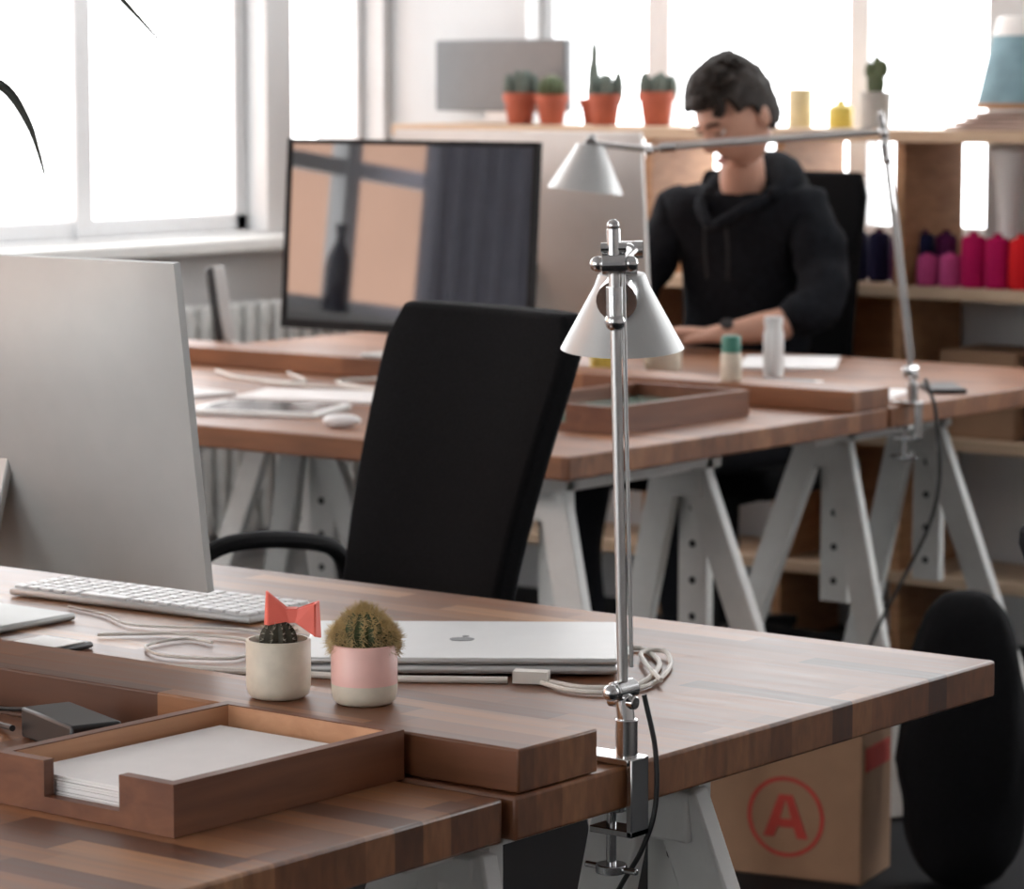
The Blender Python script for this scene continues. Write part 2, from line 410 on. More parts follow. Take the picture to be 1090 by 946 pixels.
slab('notebook',(-3.45,5.25,.7505),(.21,.15,.012),math.radians(10),m_paper,m_blue,.001)
slab('paper_sheet',(-3.23,5.28,.7505),(.15,.17,.002),math.radians(15),m_paper,None,0)
slab('power_adapter',(-2.08,2.045,.7505),(.05,.11,.028),math.radians(70),m_plast)
Z=.7535
mb=MB()
mb.tube([(-2.28,2.36,Z),(-2.134,2.420,Z),(-2.049,2.455,Z),(-1.95,2.520,Z)],.0035)
mb.box((-1.93,2.533,Z+.004),(.035,.016,.012),rot=Matrix.Rotation(.45,3,'Z'))
mb.tube([(-1.915,2.538,Z),(-1.865,2.535,Z),(-1.835,2.57,Z),(-1.850,2.627,Z),(-1.885,2.690,Z),(-1.925,2.730,Z),(-1.950,2.748,Z),(-1.957,2.735,Z),(-1.925,2.690,Z+.002)],.0028)
mb.tube([(-1.915,2.530,Z),(-1.87,2.515,Z),(-1.832,2.530,Z),(-1.825,2.59,Z),(-1.865,2.68,Z),(-1.91,2.735,Z+.003),(-1.925,2.715,Z+.003),(-1.88,2.66,Z+.003),(-1.82,2.60,Z+.003)],.0025)
mb.obj('charging_cable',m_cable)
mb=MB()
mb.tube([(-2.46,2.46,Z),(-2.43,2.49,Z),(-2.391,2.52,Z),(-2.301,2.532,Z),(-2.246,2.45,Z),(-2.314,2.412,Z),(-2.371,2.443,Z),(-2.37,2.50,Z),(-2.33,2.50,Z)],.0017)
mb.tube([(-2.62,2.575,Z),(-2.55,2.56,Z),(-2.47,2.53,Z),(-2.36,2.58,Z),(-2.29,2.56,Z)],.0014)
mb.obj('keyboard_cable',m_cable)
mb=MB(); mb.tube([(-2.14,2.03,.76),(-2.2,2.06,.755),(-2.3,2.07,.775),(-2.36,2.04,.76)],.003); mb.tube([(-2.14,2.06,.77),(-2.16,2.095,.765),(-2.25,2.09,.757),(-2.4,2.08,.757)],.002)
mb.obj('power_cable',m_plast)
mb=MB()
mb.tube([(-4.1,4.9,.757),(-4.15,4.82,.754),(-4.0,4.75,.754),(-3.85,4.80,.754),(-3.72,4.74,.754),(-3.70,4.83,.754)],.004)
mb.tube([(-4.5,4.85,.754),(-4.35,4.76,.754),(-4.1,4.72,.754),(-3.95,4.78,.754),(-3.75,4.87,.754)],.0035)
mb.tube([(-4.35,4.9,.754),(-4.2,4.78,.754),(-4.25,4.72,.754),(-4.0,4.73,.754),(-3.8,4.7,.754)],.003)
mb.obj('monitor_cable',m_cable)
# ------------------------------------------------------------ plants
def spines(mb,c,pts,L,r,mi,jit=.3):
    for p,n in pts:
        d=(n+Vector((random.uniform(-jit,jit),random.uniform(-jit,jit),random.uniform(-jit,jit)))).normalized()
        l=L*random.uniform(.6,1.15); t=d.orthogonal().normalized()*r; t2=d.cross(t)
        mb._add([p+t,p-t*.5+t2*.87,p-t*.5-t2*.87,p+d*l],[(0,1,3),(1,2,3),(2,0,3)],mi)
def ball(c,R,sz,ribs,depth,mb,mi,zs=1.0,tw=0):
    prof=[(max(math.sin(PI*i/16),.02)*R,-math.cos(PI*i/16)*R*zs) for i in range(17)]
    mb.lathe(prof,c,ribs*6,mi,fn=lambda a,z:1-depth*(.5-.5*math.cos(ribs*(a+tw*z))))
def potted(name,loc,pot_prof,potmats,split):
    g=G(name,loc); mb=MB()
    mb.lathe(pot_prof[:split+1],(0,0,0),40,1); mb.lathe(pot_prof[split:],(0,0,0),40,0)
    mb.obj('pot',potmats,g,ang=50)
    return g
def pp(r,h,lip=.003):
    return [(r*.80,0),(r*.93,.003),(r*.99,.010),(r,h*.32),(r,h*.34),(r,h-.001),(r-.001,h),(r-lip,h),(r-lip-.0006,h-.012),(.001,h-.012)]
g=potted('potted_cactus',(-1.948,2.178,.7895),pp(.0295,.053),[m_potw,m_potw],4)
MB().lathe([(.001,0),(.026,0),(.026,.001)],(0,0,.0415),24).obj('soil',m_soil,g)
mb=MB(); ball((0,0,.052),.0175,1,11,.22,mb,0,1.05)
P=[]
for i in range(11):
    for k in range(7):
        a=2*PI*i/11; t=PI*(.18+.09*k); n=Vector((math.sin(t)*math.cos(a),math.sin(t)*math.sin(a),math.cos(t)))
        P+=[(Vector((0,0,.052))+n*.0175,n)]*3
spines(mb,None,P,.006,.0004,1,.6)
mb.obj('cactus',[m_cactd,m_spinew],g)
mb=MB()
def prism(mb,pts,t,n):
    n=Vector(n).normalized()*t; A=[Vector(p) for p in pts]; k=len(A)
    mb._add([a-n for a in A]+[a+n for a in A],[tuple(range(k)),tuple(range(2*k-1,k-1,-1))]+[(i,(i+1)%k,(i+1)%k+k,i+k) for i in range(k)],0)
Rr=Vector((.7918,.6108,0)); Nn=Vector((.6108,-.7918,0)); U=Vector((0,0,1)); c0=Vector((.010,.008,.075))
def q(a,b,c): return c0+Rr*a*1.16+U*b*1.3+Nn*c
prism(mb,[q(-.003,.004,.004),q(-.018,.017,.010),q(-.018,-.006,.012),q(-.003,-.004,.006)],.0012,Nn)
prism(mb,[q(.003,.004,.004),q(.018,.009,.010),q(.018,-.014,.010),q(.003,-.005,.006)],.0012,Nn)
prism(mb,[q(-.003,.004,-.004),q(-.020,.016,-.008),q(-.022,-.008,-.006),q(-.003,-.004,-.004)],.0012,Nn)
prism(mb,[q(.003,.004,-.004),q(.020,.009,-.008),q(.021,-.017,-.006),q(.003,-.005,-.004)],.0012,Nn)
for s in (-1,1):
    e=[q(s*.018,.017 if s<0 else .009,.010),q(s*.020,.016 if s<0 else .009,-.008),q(s*.0215,-.008 if s<0 else -.017,-.006),q(s*.018,-.006 if s<0 else -.014,.011)]
    prism(mb,e,.0012,Rr)
mb.box(c0,(.010,.013,.013),rot=Matrix.Rotation(.65,3,'Z'))
mb.cyl(c0-Vector((0,0,.004)),c0-Vector((.007,.005,.012)),.0012)
mb.obj('paper_bow',m_red,g,bevel=.0006,smooth=False)
g=potted('potted_cactus',(-1.868,2.204,.7895),pp(.030,.054),[m_potp,m_potw],4)
MB().lathe([(.001,0),(.026,0),(.026,.001)],(0,0,.0425),24).obj('soil',m_soil,g)
mb=MB()
for (x,y,z,R) in ((0,0,.062,.0225),(-.012,-.009,.056,.015),(.012,.009,.056,.015)):
    c=Vector((x,y,z)); ball(c,R,1,14,.16,mb,0,1.0); P=[]
    for i in range(14):
        for k in range(13):
            a=2*PI*i/14; t=PI*(.03+.056*k); n=Vector((math.sin(t)*math.cos(a),math.sin(t)*math.sin(a),math.cos(t)))
            P+=[(c+n*R*.97,n)]*12
    spines(mb,None,P,.0105,.00045,1,1.0)
mb.obj('cactus',[m_cact,m_spine],g)
TP=[(.030,0),(.032,.002),(.040,.058),(.0445,.058),(.0455,.08),(.041,.08),(.039,.07),(.001,.07)]
def shelfcact(x,y,z,kind,sc=1.0,pm=m_terra,prof=TP):
    g=G('potted_cactus',(x,y,z)); g.scale=(sc,sc,sc)
    MB().lathe(prof,(0,0,0),32).obj('pot',pm,g,ang=40)
    top=prof[-1][1]; mb=MB()
    if kind=='cluster':
        for k in range(9):
            a=k*2.4; r=.008+.0035*k; h=random.uniform(.035,.06)
            c=Vector((r*math.cos(a),r*math.sin(a),top+h*.4)); ball(c,.0145,1,8,.2,mb,0,h/.0145*.75)
            spines(mb,None,[(c+n*.014,n) for n in [Vector((math.cos(b),math.sin(b),.8)).normalized() for b in range(12)]],.008,.0005,1,.5)
    elif kind=='ball':
        c=Vector((0,0,top+.025)); ball(c,.037,1,16,.13,mb,0,.95)
        spines(mb,None,[(c+n*.035,n) for n in [Vector((math.sin(t)*math.cos(b),math.sin(t)*math.sin(b),math.cos(t))) for b in range(0,40) for t in (.3,.6,.9,1.2,1.5)]],.007,.0005,1,.4)
    elif kind=='tall':
        c=Vector((0,0,top+.06)); ball(c,.020,1,7,.3,mb,0,4.0); c=Vector((.002,0,top+.14)); ball(c,.014,1,6,.3,mb,0,3.6)
        c=Vector((-.015,0,top+.03)); ball(c,.011,1,6,.3,mb,0,2.6)
    elif kind=='paddle':
        for (dx,dz,rx,rz) in ((0,.035,.03,.042),(.022,.075,.018,.026),(-.02,.07,.016,.024),(.004,.09,.014,.02)):
            mb.sph((dx,0,top+dz),1,0,16,12,(rx,.011,rz))
    mb.obj('cactus',[m_cactg if kind in('cluster','tall') else m_cact,m_spinew],g)
ST=1.226
shelfcact(-5.065,6.60,ST,'cluster'); shelfcact(-4.965,6.60,ST,'ball',.95); shelfcact(-4.900,6.69,ST,'tall',.82)
shelfcact(-4.800,6.60,ST,'cluster',.97); shelfcact(-4.656,6.62,ST,'cluster',1.05)
CP=[(.036,0),(.040,.003),(.043,.095),(.044,.1),(.040,.1),(.039,.088),(.001,.088)]
shelfcact(-4.027,6.62,ST,'paddle',.85,mat('grey_ceramic',(.40,.40,.39),.5),CP)
g=G('potted_palm',(0,0,0)); base=Vector((-3.56,3.02,0))
MB().lathe([(.11,0),(.12,.01),(.15,.26),(.155,.28),(.14,.28),(.135,.25),(.001,.25)],base,36).obj('pot',mat('dark_grey_pot',(.08,.08,.08),.6),g,ang=40)
mb=MB(); mb.tube([base+Vector((0,0,.24)),base+Vector((.01,0,.6)),base+Vector((0,.01,1.0))],lambda u:.018-.006*u,0)
def leaf(mb,pts,w,fold=.5):
    P=[Vector(p) for p in pts];E=[P[0]*2-P[1]]+P+[P[-1]*2-P[-2]];Q=[]
    for i in range(1,len(E)-2):
        for k in range(8):
            t=k/8;a,b,c,d=E[i-1],E[i],E[i+1],E[i+2]
            Q.append(.5*((2*b)+(c-a)*t+(2*a-5*b+4*c-d)*t*t+(3*b-a-3*c+d)*t**3))
    Q.append(P[-1]);n=len(Q);V=[];F=[]
    for i,p in enumerate(Q):
        d=(Q[min(i+1,n-1)]-Q[max(i-1,0)]).normalized(); s=d.cross(Vector((0,0,1))).normalized(); u=i/(n-1)
        ww=w*(math.sin(PI*min(1,.12+.88*u))**.6 if u<1 else .02); up=s.cross(d)
        V+=[p-s*ww+up*ww*fold,p,p+s*ww+up*ww*fold]
    for i in range(n-1):
        for k in (0,1): F.append((3*i+k,3*i+k+1,3*i+k+4,3*i+k+3))
    mb._add(V,F,1)
T=base+Vector((0,.01,1.0))
leaf(mb,[T,(-3.42,2.98,1.20),(-3.28,2.985,1.325),(-3.175,2.993,1.335),(-3.13,3.01,1.285),(-3.110,3.030,1.203)],.012,1.1)
leaf(mb,[T,(-3.42,3.04,1.36),(-3.25,3.07,1.50),(-3.10,3.08,1.50),(-3.043,3.085,1.458),(-2.980,3.130,1.378)],.010,1.1)
for k in range(11):
    a=2.0+k*.33; L=random.uniform(.28,.40); d=Vector((math.cos(a),math.sin(a),0))
    leaf(mb,[T,T+d*L*.4+Vector((0,0,.28)),T+d*L*.8+Vector((0,0,.3)),T+d*L*1.2+Vector((0,0,.12)),T+d*L*1.35+Vector((0,0,-.05))],.011)
mb.obj('stem_and_leaves',[m_pine,m_leaf],g,ang=180)
# ------------------------------------------------------------ lamps
def lamp(name,base,elbow,wrist,shade,R=.063,tiltv=(0,0,1)):
    g=G(name); base=Vector(base);elbow=Vector(elbow);wrist=Vector(wrist);shade=Vector(shade)
    mb=MB()
    bx,by,bz=base
    mb.cyl((bx+.004,by,.752),(bx+.004,by,.790),.010); mb.box((bx-.012,by,.754),(.056,.03,.006)); 
    mb.box((bx+.016,by,.722),(.006,.026,.070)); mb.box((bx-.004,by,.690),(.046,.026,.006))
    mb.cyl((bx-.012,by,.655),(bx-.012,by,.711),.0045); mb.cyl((bx-.012,by,.706),(bx-.012,by,.7115),.014)
    mb.cyl((bx-.012,by,.650),(bx-.012,by,.658),.014); mb.cyl((bx-.04,by,.654),(bx+.016,by,.654),.0028)
    mb.cyl((bx+.004,by,.785),(bx,by,bz),.008)
    mb.cyl(base-Vector((.0,.014,0)),base+Vector((0,.014,0)),.009); mb.cyl(base-Vector((.014,.0,.010)),base+Vector((.014,0,-.010)),.006)
    mb.sph(base+Vector((0,-.018,0)),.0075)
    mb.obj('clamp',m_chrome,g,ang=40,bevel=.001)
    mb=MB()
    def arm(p,q2):
        d=(q2-p).normalized()
        view=Vector((.79,.61,0)); s=(view-d*view.dot(d)); s=s.normalized() if s.length>.35 else Vector((0,0,1))
        s=(s-d*s.dot(d)).normalized()
        mb.cyl(p,q2,.0048); mb.cyl(p+s*.0078+d*.02,q2+s*.0078-d*.02,.0019)
    ext=(elbow-base).normalized()
    arm(base,elbow+ext*.012); arm(elbow,wrist)
    mb.obj('arms',m_alu,g,ang=40)
    mb=MB(); side=ext.cross((wrist-elbow)).normalized()
    mb.cyl(elbow-side*.010,elbow+side*.010,.0095); mb.sph(elbow+side*.014,.007); mb.sph(elbow-side*.014,.007)
    mb.cyl(elbow+ext*.005,elbow+ext*.030,.006); mb.sph(elbow+ext*.033,.0055); mb.cyl(elbow-ext*.045,elbow-ext*.02,.0075)
    mb.cyl(elbow-side*.011+ext*.014,elbow+side*.011+ext*.014,.0045); mb.sph(elbow-side*.0-ext*.05,.009)
    w1=(wrist-elbow).normalized()
    mb.cyl(wrist-side*.014,wrist+side*.014,.009); mb.sph(wrist+side*.016,.007); mb.cyl(wrist-w1*.05,wrist-w1*.02,.0075)
    mb.cyl(wrist,shade,.0055)
    mb.cyl(shade-side*.016,shade+side*.016,.011)
    mb.obj('joints',m_chrome,g,ang=40)
    tv=Vector(tiltv).normalized(); Rm=tv.to_track_quat('Z','Y').to_matrix()
    h=R*1.18
    prof=[(R,-h),(R*.97,-h+.001),(R*.42,-.012),(R*.36,-.002),(R*.12,.0),(R*.12,.004),(R*.38,.002),(R*.46,-.011),(R*1.015,-h-.001),(R,-h)]
    mb=MB(); mb.lathe(prof,shade-tv*.005,40,0,rot=Rm,cap=False)
    mb.sph(shade-tv*(h*.55),R*.3,1)
    mb.lathe([(R*.12,0),(R*.12,.02),(.004,.022)],shade-tv*.005,20,0,rot=Rm)
    mb.obj('shade',[m_shade,m_white],g,ang=30)
    return g
L1=lamp('desk_lamp',(-1.640,2.285,.815),(-1.650,2.283,1.188),(-1.925,2.69,1.174),(-1.957,2.722,1.150),R=.063,tiltv=(.05,-.08,1))
MB().cyl((-1.950,2.708,1.128),(-1.935,2.682,1.122),.021).cyl((-1.935,2.682,1.122),(-1.930,2.675,1.120),.010).obj('shade_knob',m_chrome,L1,ang=40)
MB().tube([(-1.628,2.300,.81),(-1.619,2.305,.76),(-1.619,2.305,.71),(-1.630,2.30,.67),(-1.66,2.30,.62),(-1.68,2.3,.55),(-1.66,2.4,.2),(-1.7,2.6,.006),(-2.1,3.0,.006)],.0024).obj('power_cord',m_plast,L1)
L2=lamp('desk_lamp',(-3.045,5.14,.815),(-3.074,5.08,1.248),(-3.408,4.82,1.217),(-3.490,4.756,1.228),R=.068,tiltv=(.08,.08,1))
MB().tube([(-3.02,5.15,.80),(-3.0,5.16,.72),(-3.0,5.15,.55),(-3.05,5.0,.3),(-3.1,4.95,.006)],.0035).obj('power_cord',m_plast,L2)
# ------------------------------------------------------------ office chairs
def chair(loc,rz,w,ztop,rec,arms,wb=None,zs=.46,mt=None):
    g=G('office_chair',loc,rz); wb=wb or w*.93; mt=mt or m_black
    mb=MB(); nx,nz=10,12;V=[];F=[]
    Hb=(ztop-zs-.02)/math.cos(rec)
    for side in (0,1):
        for j in range(nz+1):
            v=j/nz; ww=(wb+(w-wb)*min(1,v*1.15))/2
            rc=min(1,(1-v)*Hb/.03); ww-= .02*(1-math.sqrt(max(0,1-(1-rc)**2)))
            for i in range(nx+1):
                u=-1+2*i/nx
                th=.028*(1-abs(u)**6*.35)
                y=(-th if side==0 else th)+.02*u*u*-1
                y+=.02*math.sin(PI*v*1.1)*-1
                V.append(Vector((u*ww,.2+y+math.sin(rec)*v*Hb,zs+.02+math.cos(rec)*v*Hb)))
    A=(nx+1)*(nz+1)
    for j in range(nz):
        for i in range(nx):
            a=j*(nx+1)+i; F.append((a,a+1,a+nx+2,a+nx+1)); F.append((A+a,A+a+nx+1,A+a+nx+2,A+a+1))
    for j in range(nz):
        a=j*(nx+1); F.append((a,a+nx+1,A+a+nx+1,A+a)); a+=nx; F.append((a,A+a,A+a+nx+1,a+nx+1))
    for i in range(nx): 
        F.append((i,A+i,A+i+1,i+1)); a=nz*(nx+1)+i; F.append((a,a+1,A+a+1,A+a))
    mb._add(V,F,0); mb.obj('backrest',mt,g,bevel=.008,seg=3,ang=60)
    MB().box((0,-.02,zs),(w+.05,.44,.07)).obj('seat',mt,g,bevel=.03,seg=4,ang=60)
    mb=MB(); mb.beam((0,.10,zs-.05),(0,.26,zs-.04),.07,.02,(1,0,0)); mb.beam((0,.26,zs-.04),(0,.26+math.sin(rec)*.3,zs+.28),.06,.02,(1,0,0))
    mb.cyl((0,0,.10),(0,0,zs-.03),.025); mb.cyl((0,0,.08),(0,0,.22),.035); mb.box((0,0,zs-.05),(.18,.22,.03))
    for k in range(5):
        a=k*2*PI/5+.3; d=Vector((math.cos(a),math.sin(a),0))
        mb.beam(d*.03+Vector((0,0,.10)),d*.29+Vector((0,0,.075)),.04,.025,(-d.y,d.x,0)); n=Vector((-d.y,d.x,0))
        mb.cyl(d*.29+n*-.022+Vector((0,0,.028)),d*.29+n*.022+Vector((0,0,.028)),.028)
        mb.cyl(d*.29+Vector((0,0,.03)),d*.29+Vector((0,0,.08)),.008)
    mb.obj('base',m_matte,g,bevel=.002)
    if arms:
        mb=MB()
        for s,hh in ((-1,.262),(1,.13)):
            X=s*(w/2+.06)
            mb.tube([(s*w*.35,.10,zs-.05),(X,.14,zs-.03),(X+s*.03,.27,zs+hh*.4),(X+s*.02,.27,zs+hh-.04),(X+s*.01,.19,zs+hh-.004),(X+s*.0,.05,zs+hh),(X,.0,zs+hh-.06),(X,.01,zs+.02),(s*w*.35,.0,zs-.05)],.012,seg=10)
        mb.obj('armrests',m_matte,g)
    return g
chair((-2.716,3.072,0),math.radians(-13),.375,1.046,math.radians(13.2),True,wb=.29)
chair((-4.10,6.12,0),math.radians(4),.44,1.13,math.radians(5),False)
chair((-1.675,3.722,0),math.radians(150),.42,.79,math.radians(10),False)
# ------------------------------------------------------------ seated man
man=G('seated_man')
def skin(name,verts,edges,m,root=0,sub=2,parent=man):
    me=bpy.data.meshes.new(name); me.from_pydata([v[0] for v in verts],[],edges); me.materials.append(m)
    o=bpy.data.objects.new(name,me); bpy.context.collection.objects.link(o); o.parent=parent
    sk=o.modifiers.new('skin','SKIN'); sk.use_smooth_shade=True
    for i,v in enumerate(verts):
        r=v[1]; r=(r,r) if not isinstance(r,tuple) else r
        me.skin_vertices[0].data[i].radius=r; me.skin_vertices[0].data[i].use_root=(i==root)
    s=o.modifiers.new('sub','SUBSURF'); s.levels=sub; s.render_levels=sub
    return o
hood=skin('hoodie',[((-4.08,6.15,.53),(.165,.12)),((-4.08,6.16,.66),(.16,.115)),((-4.07,6.15,.80),(.165,.11)),((-4.06,6.13,.94),(.165,.105)),((-4.05,6.10,1.03),(.12,.09)),((-4.04,6.075,1.09),(.075,.07)),
 ((-4.20,6.07,1.045),.066),((-4.255,6.03,.93),.057),((-4.26,5.965,.82),.052),((-4.21,5.90,.80),.045),
 ((-3.90,6.12,1.045),.068),((-3.835,6.10,.93),.060),((-3.80,6.03,.835),.056),((-3.86,5.96,.812),.048)],
 [(0,1),(1,2),(2,3),(3,4),(4,5),(4,6),(6,7),(7,8),(8,9),(4,10),(10,11),(11,12),(12,13)],m_hood)
mb=MB(); pts=[]
for k in range(15):
    a=PI*(-.12+1.24*k/14); b=max(0,math.sin(a)); pts.append((-4.03+.088*math.cos(a),6.075+.100*math.sin(a),1.085+.050*b))
mb.tube(pts,lambda u:.012+.036*max(0,math.sin(PI*u))**.7,seg=14,sub=3)
mb.tube([(x+.0,y+.035,z-.035) for x,y,z in pts[3:12]],lambda u:.012+.04*max(0,math.sin(PI*u))**.7,seg=14,sub=3)
mb.tube([(-3.945,6.055,1.085),(-3.975,6.00,1.060),(-4.02,5.975,1.030),(-4.045,5.972,1.015)],.014,seg=10)
mb.tube([(-4.118,6.045,1.085),(-4.10,6.00,1.060),(-4.065,5.975,1.030),(-4.045,5.972,1.015)],.014,seg=10)
mb.obj('hood',m_hood,man,ang=180)
mb=MB()
for dx in (-.028,.028): mb.tube([(-4.045+dx,5.975,1.03),(-4.047+dx*1.1,5.985,.97),(-4.05+dx,5.995,.90)],.0026)
mb.obj('drawstrings',m_plast,man)
tex=bpy.data.textures.new('cloth_folds','CLOUDS'); tex.noise_scale=.075
dm=hood.modifiers.new('folds','DISPLACE'); dm.texture=tex; dm.strength=.042; dm.mid_level=.5; dm.texture_coords='LOCAL'
skin('trousers',[((-4.08,6.12,.53),(.16,.11)),((-4.17,6.08,.54),.085),((-4.19,5.72,.56),.068),((-4.19,5.66,.32),.056),((-4.18,5.70,.10),.046),
 ((-3.98,6.08,.54),.085),((-3.93,5.72,.56),.068),((-3.92,5.66,.32),.056),((-3.92,5.70,.10),.046)],
 [(0,1),(1,2),(2,3),(3,4),(0,5),(5,6),(6,7),(7,8)],m_trou)
for x in (-4.18,-3.92):
    skin('shoe',[((x,5.73,.05),.045),((x,5.66,.045),.042),((x,5.56,.035),.034)],[(0,1),(1,2)],m_plast)
def arm_hand(el,wr,kn_dir,side,sgn):
    el=Vector(el);wr=Vector(wr);d=Vector(kn_dir).normalized();s=Vector(side).normalized();up=Vector((0,0,1))
    V=[(el,.041),(el.lerp(wr,.5),.036),(wr,(.024,.022))];E=[(0,1),(1,2)]
    L=[.072,.078,.073,.058]; off=[-.030,-.010,.010,.029]
    for k in range(4):
        b=wr+d*.03+s*off[k]*.6; kn=wr+d*.078+s*off[k]+up*.006
        i=len(V); V.append((b,.0155)); V.append((kn,.0115)); E+=[(2,i),(i,i+1)]
        p1=kn+d*L[k]*.45+up*-.002+s*off[k]*.12; p2=p1+d*L[k]*.28-up*.010; p3=p2+d*L[k]*.20-up*.010
        V+=[(p1,.0092),(p2,.0082),(p3,.0070)]; E+=[(i+1,i+2),(i+2,i+3),(i+3,i+4)]
    i=len(V); t0=wr+d*.02-s*.028*sgn; V+=[(t0,.014),(t0+d*.035-s*.022*sgn-up*.006,.0105),(t0+d*.06-s*.026*sgn-up*.012,.0085)]
    E+=[(2,i),(i,i+1),(i+1,i+2)]
    return skin('forearm_and_hand',V,E,m_skin)
arm_hand((-3.84,5.985,.815),(-3.96,5.875,.788),(-.85,-.5,0),(.5,-.85,0),-1)
arm_hand((-4.235,5.92,.808),(-4.17,5.80,.785),(.55,-.8,0),(.8,.55,0),-1)
wd=(Vector((-3.96,5.875,.788))-Vector((-3.84,5.985,.815))).normalized(); c=Vector((-3.948,5.886,.7905))
mb=MB(); mb.lathe([(.027,-.010),(.030,-.008),(.030,.008),(.027,.010)],c,24,0,rot=wd.to_track_quat('Z','Y').to_matrix()); mb.cyl(c+Vector((.008,-.016,.020)),c+Vector((.010,-.020,.027)),.015)
mb.obj('wrist_watch',m_plast,man,ang=40)
def gs(x,s): return math.exp(-(x/s)**2)
def head_v(x,y,z):
    X,Y,Z2=x*.074,y*.095,z*.118
    if z<0:
        t=-z; X*=1-.38*t**1.5
        if y>0: Y*=1-.40*t
        else: Y*=1-.08*t**2
    if y<0:
        f=max(0,-y)
        Y-= .024*gs(X,.0105)*gs(Z2+.022,.016)*f + .012*gs(X,.009)*gs(Z2-.000,.022)*f
        Y+= .011*(gs(X-.030,.017)+gs(X+.030,.017))*gs(Z2-.010,.013)
        Y+= .004*(gs(X-.042,.014)+gs(X+.042,.014))*gs(Z2+.045,.022)
        Y-= .006*gs(Z2-.034,.012)*gs(X,.05)
        Y-= .006*gs(X,.020)*gs(Z2+.062,.009)
        Y+= .004*gs(X,.02)*gs(Z2+.078,.006)
        Y-= .009*gs(X,.022)*gs(Z2+.098,.014)
    return Vector((X,Y,Z2))
hc=Vector((-4.000,5.992,1.266)); HR=Matrix.Rotation(math.radians(-16),3,'Z')@Matrix.Rotation(math.radians(33),3,'X')
hg=G('head'); hg.parent=man; hg.location=hc; hg.rotation_euler=HR.to_euler()
mb=MB(); V=[];F=[];sg,rg=72,52
for i in range(rg+1):
    t=PI*i/rg
    for k in range(sg):
        a=2*PI*k/sg; V.append(head_v(max(math.sin(t),1e-3)*math.cos(a),max(math.sin(t),1e-3)*math.sin(a),-math.cos(t)))
for i in range(rg):
    for k in range(sg): k2=(k+1)%sg; F.append((i*sg+k,i*sg+k2,(i+1)*sg+k2,(i+1)*sg+k))
mb._add(V,F,0)
for s in (-1,1):
    mb.sph((s*.076,.008,-.005),1,0,14,10,(.009,.017,.030)); mb.sph((s*.081,.012,-.003),1,0,12,8,(.006,.010,.020))
mb.obj('face',m_skin,hg,ang=180)
mb=MB()
for s in (-1,1): mb.sph((s*.030,-.078,.009),.0115,0,16,10)
mb.obj('eyes',m_eye,hg)
mb=MB()
for s in (-1,1):
    mb.sph((s*.030,-.0895,.006),1,0,12,8,(.012,.0035,.003))
    mb.tube([(s*.014,-.098,.029),(s*.030,-.096,.034),(s*.046,-.086,.030)],.0036)
mb.obj('brows_and_lashes',m_hair,hg)
mb=MB()
for s in (-1,1): mb.sph((s*.030,-.0795,.0125),.0118,0,16,10,(1.05,1,.75))
mb.obj('eyelids',m_skin,hg)
mb=MB(); mb.sph((0,-.093,-.058),1,0,16,8,(.022,.006,.0035)); mb.sph((0,-.092,-.066),1,0,16,8,(.019,.006,.0045)); mb.obj('lips',m_lip,hg)
mb=MB(); V=[];F=[];sg,rg=96,60;keep=[]
for i in range(rg+1):
    t=PI*i/rg
    for k in range(sg):
        a=2*PI*k/sg; x,y,z=max(math.sin(t),1e-3)*math.cos(a),max(math.sin(t),1e-3)*math.sin(a),-math.cos(t)
        p=Vector((x*.078,y*.099,z*.121))
        n=Vector((x,y,z))
        lift=.004+.016*max(0,z)+.022*max(0,z)*max(0,-y)+.005*noise.noise(Vector((x*5,y*2.0,z*5)))+.003*noise.noise(Vector((x*26,y*4,z*10)))
        p+=n*lift
        V.append(p)
        line=.50 if y<-.45 else (.24 if y<-.1 else (-.02 if y<.15 else -.45))
        keep.append(z>line+.05*noise.noise(Vector((x*9,y*9,0))))
for i in range(rg):
    for k in range(sg):
        k2=(k+1)%sg; f=(i*sg+k,i*sg+k2,(i+1)*sg+k2,(i+1)*sg+k)
        if sum(keep[j] for j in f)>=3: F.append(f)
mb._add(V,F,0)
for v in [v for v in mb.bm.verts if not v.link_faces]: mb.bm.verts.remove(v)
for k in range(90):
    x=random.uniform(-.055,.055); y=random.uniform(-.088,.04)
    z=.139*math.sqrt(max(.12,1-(x/.088)**2-(y/.120)**2)); sx=random.uniform(.010,.026)
    mb.tube([(x,y+.02,z-.007),(x+sx*.4,y,z-.001),(x+sx,y-.012,z-.008)],lambda u:.0042*math.sin(PI*min(1,u*.85+.12)),seg=6,sub=3)
ho=mb.obj('hair',m_hair,hg,ang=180)
sd=ho.modifiers.new('solid','SOLIDIFY'); sd.thickness=.012; sd.offset=-1
skin('neck',[((-4.035,6.08,1.07),(.060,.056)),((-4.03,6.06,1.13),(.054,.052)),((-4.01,6.03,1.20),(.052,.050))],[(0,1),(1,2)],m_skin)
